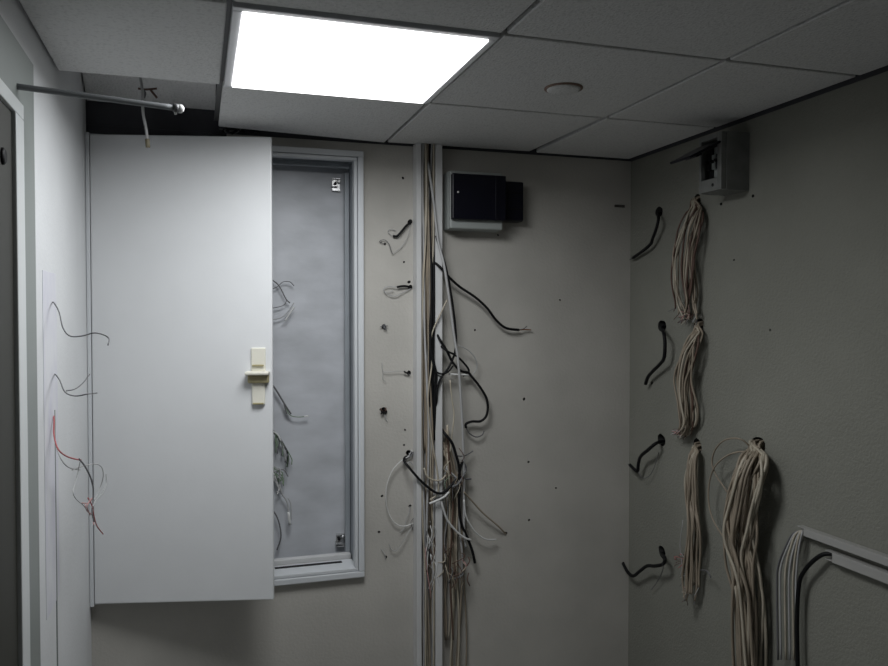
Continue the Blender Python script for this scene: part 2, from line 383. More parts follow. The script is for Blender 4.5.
dpart('handle_lever', lambda b: (bbox(b, (hx-0.040, -0.060, hz+0.002), (hx+0.038, -0.018, hz+0.014), 0.004)), 'ivory')
dpart('handle_block', lambda b: (bbox(b, (hx-0.034, -0.040, hz-0.026), (hx+0.036, -0.018, hz+0.002), 0.005)), 'ivory2')
for zz in (0.2, 1.3):
    bm = bmesh.new(); bbox(bm, (-0.012, -0.004, zz), (0.008, 0.014, zz+0.06), 0.002); me = bpy.data.meshes.new('hinge'); bm.to_mesh(me); bm.free(); link('hinge', me, 'frame', door)

# ---------------------------------------------------------------- rod, hanger, hanging flex
p0 = Vector((XL-0.003, -2.84+1.73, CEIL-0.184)); p1 = hit(176, 108.3, (0, 0, CEIL-0.184), (0, 0, 1))
p1 = Vector((p1.x, p1.y, CEIL-0.184))
p0 = hit(10, 85.5, (XL, 0, 0), (1, 0, 0)); p1 = p0.copy(); d = hit(181, 108.8, p0, (0, 0, 1)); p1 = Vector((d.x, d.y, p0.z))
t = thing('wall_rod', 'thin grey metal rod sticking out of the left wall, capped at its end', 'rod', p0)
ax = (p1-p0).normalized()
tube('bar', [p0-ax*0.004, p0.lerp(p1, 0.5), p1-ax*0.012], 0.0062, 'dullrod', t, 12)
q = Vector((0, 0, 1)).rotation_difference(ax).to_matrix().to_4x4()
lathe('end_collar', [(0.0095, 0), (0.0095, 0.010)], 'dgrey', t, 16, Matrix.Translation(p1-ax*0.016) @ q)
lathe('end_cap', [(0.0090, 0), (0.0100, 0.003), (0.0090, 0.008), (0.0045, 0.012)], 'white', t, 16, Matrix.Translation(p1-ax*0.006) @ q)
tube('set_screw', [p1-ax*0.012, p1-ax*0.012-Vector((0, 0, 0.014))], 0.0025, 'white', t, 8)
def V(px, py, y): return hit(px, py, (0, y, 0), (0, 1, 0))
t = thing('wall_flex', 'short pale flex hanging from the ceiling gap past the rod, dark plug at its end', 'cable', V(143, 88, -0.40))
tube('sheath', [V(140, 76, -0.40), V(142.5, 92, -0.40), V(143, 112, -0.40), V(146, 128, -0.39), V(147.5, 141, -0.38)], 0.004, 'grey', t, 8)
tube('plug', [V(147.3, 139, -0.38), V(148, 147.5, -0.38)], 0.0065, 'brown2', t, 8)
t = thing('hanger_wire', 'dark bent wire hanger in the open ceiling gap above the rod', 'wire', V(143, 92, -0.28))
tube('hook', [V(138, 88.5, -0.30), V(146, 89.5, -0.30), V(157, 88.5, -0.30)], 0.0032, 'brown', t, 6)
tube('hook', [V(142, 89, -0.30), V(145, 93, -0.30), V(144, 98, -0.30)], 0.004, 'dgrey', t, 6)
tube('hook', [V(150, 89, -0.30), V(153, 93, -0.30), V(157, 98, -0.30)], 0.0035, 'brown', t, 6)
# wires in the gap above the cabinet
rng = random.Random(9)
t = thing('ceiling_gap_wires', 'dark tangle of wires in the gap between ceiling tile and cabinet top', 'wires', V(245, 132, -0.03))
for i in range(10):
    a_ = rng.uniform(218, 255); pts = [V(a_+rng.uniform(-4, 4)+k*rng.uniform(3, 7), 130+rng.uniform(-3, 4), -0.015-0.05*rng.random()) for k in range(4)]
    tube('wire', pts, 0.0028, rng.choice(['black', 'dgrey', 'dgrey', 'grey']), t, 5)

# ---------------------------------------------------------------- vertical trunking on the back wall
TX0, TX1, TD = 0.777, 0.877, 0.050
tr = thing('cable_trunking', 'open white vertical cable trunking packed with cables from ceiling to floor', 'trunking', (0.827, 0, 0))
box('back_plate', (TX0, -0.003, 0.0), (TX1, -0.0005, CEIL+0.05), 'whitepl', tr)
boxes('side_wall', [((TX0, -TD, 0.0), (TX0+0.003, -0.003, CEIL-0.001)), ((TX0, -TD-0.002, 0), (TX0+0.018, -TD+0.002, CEIL-0.001))], 'whitepl', tr)
boxes('side_wall', [((TX1-0.003, -TD, 0.0), (TX1, -0.003, CEIL-0.001)), ((TX1-0.027, -TD-0.002, 0), (TX1, -TD+0.002, CEIL-0.001)), ((TX1-0.027, -TD, 0.0), (TX1-0.024, -0.003, CEIL-0.001))], 'whitepl', tr)

def strand(base, ox, oy, amp, ph, fr, nseg, z0, z1, spread=lambda s: 1.0):
    pts = []
    for i in range(nseg+1):
        s = i/nseg; c = base(s)
        pts.append(c+Vector((ox*spread(s)+amp*math.sin(ph+fr*s*6.28), oy*spread(s)-0.3*amp*math.cos(ph*1.7+fr*s*5), 0)))
    return pts
bun = thing('cable_bundle', 'long beige cable bundle packed inside the vertical white trunking', 'cables', (0.82, -0.02, 0))
rng = random.Random(2)
for i in range(26):
    bx = 0.799+0.046*rng.random(); by = -0.012-0.034*rng.random(); ph = rng.random()*6
    m = rng.choice(['cream', 'beige', 'beige', 'beige', 'grey', 'cream'])
    zt = CEIL+0.03; zb = 0.25 if rng.random() < 0.6 else rng.uniform(0.85, 1.3)
    pts = []; n = 12
    for k in range(n+1):
        z = zt+(zb-zt)*k/n; sway = 0.009*math.sin(ph+z*3.1)+0.003*math.sin(ph*2+z*9)
        cx = min(max(bx+sway, 0.7995), 0.8445)
        pts.append(Vector((cx, min(by+0.005*math.cos(ph+z*4), -0.009), z)))
    tube('cable', pts, rng.choice([0.0035, 0.004, 0.0045]), m, bun, 6, 3)
for i, x_ in enumerate((0.838, 0.843, 0.832)):
    tube('cable', [Vector((x_, -0.03-0.006*i, z)) for z in (CEIL+0.02, 2.1)]+[Vector((x_+0.002, -0.044-0.003*i, 1.95)), Vector((x_+0.001, -0.050-0.003*i, 1.80)), Vector((x_-0.003, -0.05, 1.62)), Vector((x_, -0.04, 1.4)), Vector((x_-0.003, -0.035, 1.3+0.03*i)), Vector((x_, -0.03, 1.24+0.03*i))], 0.0045, 'black', bun, 8, 4)

# loose cables at the trunking
G1 = 'black loose cables at the trunking'
TR = 0.056
cable('black_cable', [B(434, 262, .045), B(441, 268, .062), B(449, 277, .055), B(460, 287, .045), B(475, 297, .04), B(487, 308, .04), B(496, 320, .035), B(506, 328, .03), B(519, 330, .02)], 0.0052, 'black',
      'upper black cable reaching right from the trunking to a bare tip', tips=[('copper', [B(518, 330, .02), B(526, 329.5, .016), B(531, 330, .013)], 0.0022), ('dgrey', [B(518, 330, .02), B(524, 328.5, .018), B(527, 326, .016)], 0.0018)], sides=8)
cable('black_cable', [B(436, 236, .05), B(446, 268, .066), B(452, 300, .06), B(456, 335, .055), B(455, 352, .05), B(449, 367, .055), B(441, 378, .062), B(437, 390, .062), B(436.5, 401, .056), B(434, 412, .040)], 0.0045, 'black',
      'black cable running down beside the trunking and curling back over its edge', sides=8)
cable('black_cable', [B(436, 332, .04), B(440, 340, .06), B(447, 351, .058), B(453, 363, .05), B(461, 371, .045), B(468, 372.5, .035), B(472, 377, .035), B(480, 387, .035), B(487, 400, .03), B(487, 414, .03), B(481, 421, .028), B(472, 421.5, .025), B(466, 424, .025), B(466, 428, .025)], 0.0050, 'black',
      'black cable looping out right of the trunking in a hooked curve', tips=[('dgrey', [B(466, 427, .025), B(469, 433, .022), B(476, 437, .02), B(482, 435, .018), B(484, 431, .016)], 0.0026)], sides=8)
cable('black_cable', [B(441, 346, .055), B(447, 351, .065), B(455, 355, .062), B(463, 362, .04), B(469, 371, .03), B(463, 376, .03)], 0.0040, 'black',
      'short black cable kinked across the knot beside the trunking', sides=8)
cable('black_cable', [B(436, 372, .062), B(442, 374, .064), B(448, 372, .060), B(453, 366, .05)], 0.0035, 'black',
      'thin black cable crossing over the trunking edge near the knot', sides=8)
cable('black_cable', [B(433, 290, .05), B(430.5, 330, .058), B(431, 350, .060), B(434, 365, .062), B(436, 375, .058), B(435, 395, .05), B(435, 440, .045)], 0.006, 'black',
      'thick black cable bulging inside the mid height of the trunking', sides=8)
cable('black_cable', [B(441.5, 429, .02), B(445, 434, .050), B(452, 443, .058), B(456, 455, .055), B(459, 467, .05), B(460, 485, .05), B(459, 505, .045), B(461, 522, .042), B(467, 537, .04), B(472, 550, .035), B(475, 563, .03)], 0.0054, 'black',
      'thick black cable dropping down right of the trunking to a cut end', sides=8)
cable('black_cable', [B(409, 455, -.02), B(404, 460, .03), B(412, 471, .060), B(422, 482, .064), B(433, 491, .066), B(441, 493.5, .066), B(448, 489, .06), B(453, 483, .055), B(458, 478, .05), B(462, 462, .045)], 0.0050, 'black',
      'black cable from the lower wall hole slung across the front of the trunking', sides=8)
cable('black_cable', [B(452, 487, .06), B(458, 484, .058), B(463, 476, .05), B(466, 468, .04), B(462, 460, .045)], 0.0042, 'dgrey',
      'dark cable coiled around the hanging bundle right of the trunking', sides=8)

cable('loose_cable', [B(424, 148, .02), B(429, 170, .045), B(434, 205, .058), B(438, 240, .062), B(444, 265, .07), B(449, 297, .066), B(454, 335, .062), B(458, 360, .06), B(461, 400, .05), B(463, 440, .045), B(464, 490, .04), B(464, 530, .04), B(466, 548, .035)], 0.0050, 'grey',
      'long pale grey cable swinging out of the trunking top down to the tangle', sides=8)
cable('loose_cable', [B(447, 300, .066), B(440, 315, .064), B(434, 328, .062), B(431, 340, .06), B(432, 362, .058), B(428, 400, .058), B(432, 440, .058), B(437, 470, .055), B(438, 492, .06), B(430, 500, .062)], 0.0030, 'cream',
      'thin cream wire crossing the trunking edge and back inside', sides=6)
cable('loose_cable', [B(449, 374, .05), B(456, 374.5, .05), B(468, 375, .045)], 0.0034, 'white',
      'short white wire lying level beside the black knot')
cable('loose_cable', [B(450, 380, .05), B(452, 400, .05), B(454, 415, .05), B(452, 435, .05), B(450, 452, .05)], 0.0026, 'cream',
      'thin cream wire hanging between trunking edge and grey cable')
cable('loose_cable', [B(458, 345, .05), B(468, 350, .04), B(475, 358, .035), B(477, 367, .03), B(472, 375, .03), B(465, 376, .03)], 0.0020, 'grey',
      'thin grey wire looped right of the black knot')
cable('loose_cable', [B(429.5, 503.5, .064), B(436, 501, .07), B(444, 497, .068), B(449, 492, .06)], 0.0045, 'white',
      'short white cable end lying across the trunking')
cable('loose_cable', [B(441, 499, .064), B(443, 508, .066), B(448, 521, .06), B(457, 532, .055), B(465, 538, .05), B(471, 540, .045)], 0.0042, 'white',
      'white cable curving right from the trunking edge below the sling')
cable('loose_cable', [B(464, 500, .05), B(466, 516, .045), B(473, 529, .04), B(480, 536, .035), B(487, 539.5, .03), B(496, 539.5, .02)], 0.0034, 'white',
      'white cable curving right to a free end on the wall')
cable('loose_cable', [B(464, 492, .05), B(471, 500, .04), B(484, 514, .03), B(497, 525, .02), B(505, 533, .004), B(506, 533, -.015)], 0.0034, 'beige',
      'beige cable slanting down right into a small wall hole')
cable('loose_cable', [B(424, 468, .062), B(427, 476, .066), B(433, 480, .068), B(441, 480, .064), B(446, 475, .055)], 0.0034, 'cream',
      'cream wire arched over the front of the trunking')
cable('black_cable', [B(458, 456, .05), B(464, 456, .04), B(470, 453, .03), B(473, 451, .025)], 0.0026, 'dgrey',
      'small dark wire tip poking right above the hanging bundle')
cable('black_cable', [B(460, 476, .05), B(465, 479, .04), B(471, 479, .03)], 0.004, 'dgrey',
      'stubby dark wire tip poking right at mid bundle')

# bundle hanging outside, right of the trunking
rng = random.Random(11)
bun = thing('cable_bundle', 'brownish cable bundle hanging just right of the trunking, frayed below', 'cables', B(455, 450, .02))
for i in range(16):
    ox = rng.uniform(-1, 1); of = rng.uniform(0.012, 0.045); ph = rng.random()*6
    ye = rng.choice([640, 700, 560, 575, 700, 590]); pts = []
    ys0 = rng.uniform(425, 470)
    for k in range(9):
        y = ys0+(ye-ys0)*k/8
        sp = 5+6*min(1, max(0, (y-430)/90)); cx = 449+5*min(1, (y-430)/80)
        pts.append(B(cx+ox*sp+1.6*math.sin(ph+k*1.1), y, of))
    pts[0] = B(445+rng.uniform(-2, 3), ys0, 0.03)
    tube('cable', pts, rng.choice([0.003, 0.0036, 0.0042]), rng.choice(['beige', 'beige', 'cream', 'brown', 'beige', 'grey']), bun, 6, 4)
for i in range(18):
    x = rng.uniform(443, 472); y = rng.uniform(540, 585)
    pts = [B(x, y, .045), B(x+rng.uniform(-5, 5), y+rng.uniform(3, 9), .055), B(x+rng.uniform(-9, 9), y+rng.uniform(8, 20), .05)]
    tube('wire', pts, 0.0015+0.001*rng.random(), rng.choice(['brown', 'pink', 'cream', 'beige', 'brown', 'dgrey']), bun, 5, 4)
for i in range(9):
    x = rng.uniform(448, 460); y = rng.uniform(445, 480)
    tube('wire', [B(x, y, .05), B(x+rng.uniform(-6, 6), y+8, .06), B(x+rng.uniform(-6, 6), y+rng.uniform(12, 30), .052)], 0.0016, rng.choice(['pink', 'cream', 'beige', 'brown', 'green', 'dgrey']), bun, 5, 4)
tw = thing('wire_tangle', 'tangle of thin grey and pink wires at the foot of the trunking', 'wires', B(430, 550, .05))
for i in range(18):
    x = rng.uniform(424, 436); y = rng.uniform(520, 570)
    tube('wire', [B(x, y, .04), B(x+rng.uniform(-3, 8), y+10, .053), B(x+rng.uniform(-4, 6), y+rng.uniform(16, 36), .048)], 0.0018, rng.choice(['dgrey', 'grey', 'grey', 'pink', 'brown', 'white']), tw, 5, 4)

# small wires on the wall strip left of the trunking
cable('black_cable', [B(411, 218, -.02), B(410.5, 222, .008), B(406, 226, .014), B(401, 232, .016), B(397, 236, .014), B(393, 236, .012)], 0.0042, 'black',
      'short black cable stub high on the wall left of the trunking', tips=[('grey', [B(393, 236, .012), B(388, 232, .01), B(391, 229, .01), B(396, 231, .008)], 0.0012), ('grey', [B(410, 224, .01), B(408, 236, .012), B(402, 246, .01), B(393, 254, .01)], 0.0011)], sides=8)
cable('thin_wire', [B(385, 244, -.02), B(385, 244, .004), B(380, 242, .01), B(380.5, 240.5, .01), B(385, 240, .01), B(389, 244, .012), B(391, 250, .012), B(392.5, 254, .01)], 0.0013, 'dgrey',
      'tiny curled grey wire in a plug hole below the upper black stub')
cable('black_cable', [B(412, 288, -.015), B(410.5, 287, .008), B(404, 286, .014), B(397, 287, .014)], 0.0040, 'black',
      'short level black cable stub with a pale wire loop left of the trunking', tips=[('grey', [B(397, 287, .014), B(388, 286.5, .012), B(383.5, 289.5, .012), B(387, 294, .012), B(395, 296, .012), B(402, 293, .01), B(411, 288.5, .006)], 0.0016), ('grey', [B(384, 292, .008), B(390, 292, .01), B(393, 290, .01)], 0.0012)], sides=8)
t = thing('wire_tuft', 'small upper tuft of dark wire stubs in a wall hole', 'wires', B(384, 327))
for (a1, b1) in ((380, 327), (382, 325), (385, 324), (388, 326), (387, 331), (384, 330)): tube('stub', [B(384, 327, -.02), B(384, 326, .006), B(a1, b1, .012)], 0.0018, 'dgrey', t, 5)
t = thing('wire_tuft', 'larger lower tuft of black and red wire stubs in a wall hole', 'wires', B(384, 412))
for i in range(9):
    a1 = rng.uniform(379, 388); b1 = rng.uniform(407, 414); tube('stub', [B(384, 411, -.02), B(384, 411, .008), B(a1, b1, .016)], 0.0028, rng.choice(['black', 'black', 'brown']), t, 5)
tube('stub', [B(384, 411, -.01), B(385, 416, .01), B(387, 421, .01)], 0.0015, 'grey', t, 5)
cable('black_cable', [B(409.5, 373, -.02), B(409, 373.3, .006), B(407, 373, .012), B(404, 371.5, .014)], 0.0032, 'black',
      'tiny black cable stub at mid wall with two hair thin wires', tips=[('grey', [B(404, 371.5, .014), B(396, 371, .012), B(389, 372, .012), B(383, 371, .01), B(382, 362, .01)], 0.0011), ('grey', [B(383, 371, .01), B(383, 379, .01), B(386, 382, .008)], 0.0010), ('grey', [B(405, 373, .012), B(411, 375, .01)], 0.001)], sides=8)
t = thing('thin_wire', 'pale wire hoop arching left from the lower wall hole by the trunking', 'wire', B(409, 453))
tube('wire', [B(409, 453, -.02), B(409, 456, .012), B(401, 461, .02), B(392, 471, .02), B(386.5, 487, .02), B(386.5, 505, .018), B(391, 518, .016), B(398, 525, .014), B(406, 526, .012), B(413, 523, .008)], 0.0019, 'white', t, 6)
tube('wire', [B(412, 450, .01), B(408, 457, .012), B(403, 462, .014), B(405, 464, .014), B(410, 462, .014), B(413, 465, .012)], 0.0022, 'grey', t, 6)
tube('wire', [B(413, 452, .006), B(411, 456, .012), B(406, 459, .014), B(403, 461, .012)], 0.0028, 'dgrey', t, 6)
t = thing('thin_wire', 'thin grey wires sagging low on the wall left of the trunking', 'wire', B(412, 520))
tube('wire', [B(414, 524, .004), B(408, 533, .012), B(402, 543, .014), B(397, 550, .014), B(392, 550, .012), B(389, 544, .01)], 0.0013, 'grey', t, 5)
tube('wire', [B(410, 506, .004), B(409, 513, .01), B(406, 520, .01), B(405, 527, .01), B(400, 533, .008)], 0.0013, 'grey', t, 5)
tube('wire', [B(381, 549, .004), B(384, 553, .008), B(386, 559, .006)], 0.0014, 'grey', t, 5)
tube('wire', [B(415, 517, .004), B(411, 522, .01), B(413, 530, .008)], 0.0013, 'dgrey', t, 5)

# ---------------------------------------------------------------- boxes on the back wall
bx0 = B(450, 200, .085).x; bx1 = B(503, 200, .085).x; zt = B(450, 170, .085).z; zb = B(450, 228.5, .085).z
t = thing('distribution_box', 'white distribution box with a black smoked cover beside the trunking', 'box', ((bx0+bx1)/2, 0, zb))
box('body', (bx0, -0.060, zb), (bx1, -0.0005, zt), 'greypl', t, 0.004)
box('front_plate', (bx0+0.0005, -0.085, zb+0.001), (bx1-0.001, -0.0595, zt-0.001), 'greypl', t, 0.005)
cz1 = B(450, 173, .1).z; cz0 = B(450, 219, .1).z
boxes('smoked_cover', [((bx0+0.002, -0.108, cz0), (bx1+0.004, -0.0855, cz1))], 'smoke', t, 0.004)
boxes('cover_rib', [((bx1-0.040, -0.112, cz0+0.004), (bx1-0.034, -0.108, cz1-0.004))], 'smoke', t, 0.001)
c = B(458, 192, .109)
lathe('keyhole', [(0.0035, 0), (0.0035, 0.003), (0.002, 0.004)], 'white', t, 12, Matrix.Translation((c.x, -0.1085, c.z)) @ Matrix.Rotation(math.pi/2, 4, 'X'))
sx1 = B(524, 200, .06).x; sz1 = B(512, 181, .06).z; sz0 = B(512, 221, .06).z
t = thing('switch_box', 'smaller black box fixed tight against the right of the distribution box', 'box', (sx1-0.04, 0, sz0))
box('body', (bx1+0.006, -0.052, sz0), (sx1, -0.0005, sz1), 'smoke', t, 0.004)
box('lid', (bx1+0.008, -0.062, sz0+0.003), (sx1-0.003, -0.0525, sz1-0.003), 'smoke', t, 0.003)
for q_ in (0.3, 0.7):
    z_ = sz0+(sz1-sz0)*q_; box('lid_rib', (bx1+0.016, -0.0645, z_-0.003), (sx1-0.012, -0.0622, z_+0.003), 'black', t, 0.001)
# dark clip in the corner
c = B(619, 206)
t = thing('wall_clip', 'small dark clip on the back wall close to the right corner', 'clip', (c.x, 0, c.z))
box('plate', (c.x-0.022, -0.004, c.z-0.006), (c.x+0.026, -0.0003, c.z+0.005), 'smudge', t, 0.002)
box('tongue', (c.x-0.004, -0.012, c.z-0.004), (c.x+0.018, -0.004, c.z+0.002), 'smudge', t, 0.001)

# ---------------------------------------------------------------- enclosure on the right wall
ex = 1.603; ey0 = -2.84+2.114; ey1 = -2.84+2.232; ez0 = 1.75+0.404; ez1 = 1.75+0.592
t = thing('breaker_box', 'grey breaker enclosure high on the right wall, smoked flap hanging open', 'box', (XR, (ey0+ey1)/2, ez0))
boxes('body', [((ex+0.02, ey0, ez0), (XR-0.0005, ey0+0.004, ez1)), ((ex+0.02, ey1-0.004, ez0), (XR-0.0005, ey1, ez1)), ((ex+0.02, ey0+0.004, ez0), (XR-0.0005, ey1-0.004, ez0+0.004)),
               ((ex+0.02, ey0+0.004, ez1-0.004), (XR-0.0005, ey1-0.004, ez1))], 'rbox', t, 0.001)
boxes('front_cover', [((ex, ey0+0.001, ez0+0.001), (ex+0.019, ey0+0.022, ez1-0.001)), ((ex, ey1-0.012, ez0+0.001), (ex+0.019, ey1-0.001, ez1-0.001)), ((ex, ey0+0.022, ez0+0.001), (ex+0.019, ey1-0.012, ez0+0.042)),
                      ((ex, ey0+0.022, ez1-0.018), (ex+0.019, ey1-0.012, ez1-0.001))], 'rbox', t, 0.002)
box('din_rail', (XR-0.03, ey0+0.006, ez0+0.08), (XR-0.024, ey1-0.006, ez0+0.115), 'galvin', t)
for k in range(3):
    y_ = ey0+0.030+k*0.024
    br = boxes('breaker', [((ex+0.026, y_, ez0+0.05), (XR-0.03, y_+0.018, ez1-0.04)), ((ex+0.016, y_, ez0+0.075), (ex+0.026, y_+0.018, ez1-0.065))], 'black' if k != 1 else 'greypl', t, 0.001)
    tg = box('toggle', (ex+0.002, y_+0.005, ez0+0.095), (ex+0.018, y_+0.013, ez0+0.105), 'black', br, 0.001, world=True)
    tg.data.transform(Matrix.Translation(-Vector(t.location)))
lathe('screw', [(0.0055, 0), (0.0055, 0.0015), (0.003, 0.002)], 'black', t, 12, Matrix.Translation((ex, ey1-0.075, ez0+0.02)) @ Matrix.Rotation(-math.pi/2, 4, 'Y'))
fa = math.radians(-27)
bm = bmesh.new(); bbox(bm, (-0.128, -0.058, -0.005), (0, 0.054, 0.003), 0.002); bbox(bm, (-0.085, -0.030, -0.014), (-0.062, 0.030, -0.006), 0.001)
me = bpy.data.meshes.new('smoked_flap'); bm.to_mesh(me); bm.free()
fp = link('smoked_flap', me, 'smoke', t)
fp.location = Vector((ex-0.002, (ey0+ey1)/2, ez1-0.034))-Vector(t.location); fp.rotation_euler = (0, fa, 0)

# ---------------------------------------------------------------- black stubs on the right wall
def rstub(pts, r, label, tip=None, g=None):
    P = [R(*p) for p in pts]
    h = R(pts[0][0], pts[0][1]); P = [h+Vector((0.05, 0.0, -0.004)), h+Vector((0.0, 0, -0.006))]+P[1:]
    return cable('black_cable', P, r, 'black', label, tips=tip, sides=8)
rstub([(659, 212), (658.5, 219, .035), (656.5, 228, .04), (652.5, 239, .035), (651, 243.5, .03), (646, 248.5, .03), (640, 253, .025), (633, 258, .02)], 0.0062,
      'topmost black cable stub on the right wall, hooking down left', [('dgrey', [R(634, 257, .02), R(630, 259.5, .018)], .003), ('dgrey', [R(634, 257, .02), R(631.5, 257, .02)], .002)])
rstub([(662, 326), (664, 334, .045), (665, 345, .05), (664, 358, .045), (660, 364, .04), (653, 371, .035), (648, 377, .03), (645.5, 384, .025)], 0.0068,
      'second black cable stub from the top of the right wall, sickle shaped')
rstub([(661, 440), (655, 444, .045), (648, 450, .05), (641, 456, .045), (638.5, 463, .04), (637.5, 471, .035), (634, 469, .03), (630, 465, .02)], 0.0066,
      'third black cable stub down the right wall, bent back in a hook', [('dgrey', [R(637.5, 471, .035), R(643, 478, .03), R(650, 475, .02), R(655, 465, .015), R(659, 452, .01)], .0014), ('dgrey', [R(631, 466, .022), R(628, 464, .02)], .0018)])
rstub([(662, 552), (665, 558, .045), (663, 564, .05), (655, 566, .05), (647, 566, .045), (640, 571, .04), (633, 576, .035), (627, 571, .03), (622, 561, .025), (619, 554, .02)], 0.0066,
      'lowest black cable stub on the right wall, wave shaped', [('dgrey', [R(664, 563, .045), R(662, 572, .03), R(657, 582, .02), R(651, 590, .015)], .0016)])

# ---------------------------------------------------------------- pale bundles on the right wall
def rbundle(path, n, rad, label, seed, prof, mats, r=(0.0030, 0.0036), ends='fray', cuts=0.15):
    """path: list of (px,py,off); prof(s) -> radius of bundle"""
    rg = random.Random(seed); c0 = R(*path[0][:2]); t = thing('cable_bundle', label, 'cables', c0)
    ctr = smooth_path([R(*p) for p in path], 5); nn = len(ctr)
    for i in range(n):
        a0 = rg.random()*6.283; rr = math.sqrt(rg.random()); tw_ = rg.uniform(-2.6, 2.6); ph = rg.random()*6
        last = nn-int(rg.random()*cuts*nn) if ends == 'fray' else nn
        hr = rad*0.42; h1, h2 = rg.uniform(-hr, hr), rg.uniform(-hr, hr*1.1); pts = [c0+Vector((0.05, h1, h2)), c0+Vector((-0.008, h1*1.1, h2*.9-.002))]
        for k in range(3, last, 2):
            s = k/(nn-1); rb = prof(s)*rad*rr; a = a0+tw_*s
            o1 = math.cos(a)*rb+0.24*rad*math.sin(ph+s*8)+0.12*rad*math.sin(ph*3+s*19); o2 = math.sin(a)*rb*0.6
            p = ctr[k]+Vector((0, o1, 0)); p.x = min(p.x+o2, XR-0.004) if k > 3 else p.x+o2*0.5
            pts.append(p)
        if len(pts) < 3: continue
        m = rg.choice(mats); rc = rg.uniform(*r); cb = tube('cable', pts, rc, m, t, 6, 3)
        if ends == 'fray':
            e = pts[-1]
            for q_ in range(rg.choice([1, 2, 2])):
                l1 = rg.uniform(0.012, 0.03); d = Vector((rg.uniform(-.6, .2), rg.uniform(-.2, 1.3), rg.uniform(-1, .3))).normalized()
                w_ = tube_mesh('conductor', [e, e+d*l1*.6, e+d*l1+Vector((-0.003, 0, -.006*rg.random()))], 0.0013, 5, 3)
                w_.transform(Matrix.Translation(-c0)); link('conductor', w_, rg.choice(['brown', 'pink', 'dgrey', 'cream', 'grey', 'brown']), cb)
    return t
pal = ['beige', 'beige', 'cream', 'beige', 'brown']
rbundle([(697, 202, .0), (694, 213, .035), (687, 235, .05), (683, 262, .05), (684, 290, .045), (686, 308, .04), (688, 322, .035)], 20, 0.040,
        'topmost pale cable bundle on the right wall, hanging below the breaker box', 3, lambda s: 0.35+1.1*math.sin(min(s*1.25, 1)*2.4)*.9+.25*s, pal, r=(0.0030, 0.004), cuts=.18)
rbundle([(699, 326, 0), (696, 337, .035), (689, 355, .05), (684, 380, .05), (686, 405, .045), (687, 425, .04), (681, 437, .03)], 19, 0.034,
        'middle pale cable bundle on the right wall, twisting between two holes', 4, lambda s: 0.35+.75*math.sin(min(s*1.1, 1)*2.6)+.35*s, pal, r=(0.0032, 0.0042), cuts=.15)
rbundle([(697.5, 447, 0), (694, 455, .035), (691, 475, .045), (692, 500, .045), (694, 525, .05), (692, 555, .045), (690, 580, .04), (690, 600, .04)], 20, 0.034,
        'lowest narrow cable bundle on the right wall, left of the thick one', 6, lambda s: 0.35+.6*math.sin(min(s*1.2, 1)*1.8)+.2*s, ['beige', 'cream', 'beige', 'beige'], r=(0.0034, 0.0044), cuts=.2)
big = rbundle([(757, 447, 0), (756, 457, .045), (750, 480, .07), (742, 515, .07), (741, 545, .065), (745, 575, .06), (747, 610, .055), (748, 700, .05)], 38, 0.058,
        'thick heavy beige cable bundle spilling from the largest hole', 7, lambda s: 0.5+.75*math.sin(min(s*1.6, 1)*2.2), ['beige', 'cream', 'beige', 'beige'], r=(0.0042, 0.0056), ends='cut')
for pl in ([(752, 448, .02), (740, 439, .05), (725, 440, .055), (715, 450, .05), (712, 463, .045), (716, 475, .045), (724, 487, .05), (727, 492, .05)],
           [(752, 452, .03), (738, 452, .055), (725, 457, .055), (714, 468, .05), (709, 485, .045), (709, 505, .045), (714, 522, .05), (724, 538, .06)]):
    tube('cable', [R(*p) for p in pl], 0.0028, 'beige', big, 6)
rg = random.Random(21)
t = thing('wire_cluster', 'cluster of fine reddish wire ends left of the narrow bundle foot', 'wires', R(680, 560, .03))
for i in range(11):
    x, y = 681+rg.uniform(-7, 5), 560+rg.uniform(-6, 6)
    tube('wire', [R(687, 560, .035), R(x, y, .045), R(x+rg.uniform(-4, 3), y+rg.uniform(-4, 5), .05)], 0.0013, rg.choice(['red', 'brown', 'brown', 'grey']), t, 5, 3)
tube('wire', [R(683, 520, .03), R(680, 545, .04), R(682, 565, .04), R(680, 576, .04)], 0.0012, 'grey', t, 5, 4)
tube('wire', [R(700, 570, .04), R(707, 571, .045), R(711, 578, .045)], 0.0022, 'dgrey', t, 5, 4)

# ---------------------------------------------------------------- trunking on the right wall, lower right
def rtrunk(x0, y0, label, hh, name='wall_trunking'):
    a = R(x0, y0); yn = YB+0.3
    t = thing(name, label, 'trunking', (XR, a.y, a.z))
    tilt = 0.0
    boxes('channel', [((XR-0.022, yn, a.z-hh), (XR-0.0005, a.y, a.z-hh+0.002)), ((XR-0.022, yn, a.z-0.002), (XR-0.0005, a.y, a.z)), ((XR-0.003, yn, a.z-hh+0.002), (XR-0.0005, a.y, a.z-0.002))], 'whitegrey', t, 0.0005)
    boxes('lid', [((XR-0.026, yn, a.z-hh-0.001), (XR-0.0225, a.y-0.03, a.z+0.001))], 'whitegrey', t, 0.001)
    return a
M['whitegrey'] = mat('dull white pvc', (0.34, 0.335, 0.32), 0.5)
a1_ = rtrunk(803, 525, 'upper pale trunking running level along the right wall', 0.021)
a2_ = rtrunk(831, 549, 'lower pale trunking just beneath the upper one on the right wall', 0.026)
t = thing('cable_bundle', 'fan of pale cables drooping from the end of the upper wall trunking', 'cables', R(803, 530))
for i, (xa, xb, m) in enumerate([(793, 780, 'grey'), (797, 789, 'grey'), (798, 793, 'cream'), (800, 796, 'grey'), (794, 785, 'cream'), (791, 777, 'dgrey')]):
    tube('cable', [R(812, 534, .012), R(804, 531, .014), R(xa+2, 534, .025), R((xa+xb)/2+1, 548, .03), R(xb+1, 567, .03), R(xb, 590, .03), R(xb+1, 660, .03)], 0.0034, m, t, 6)
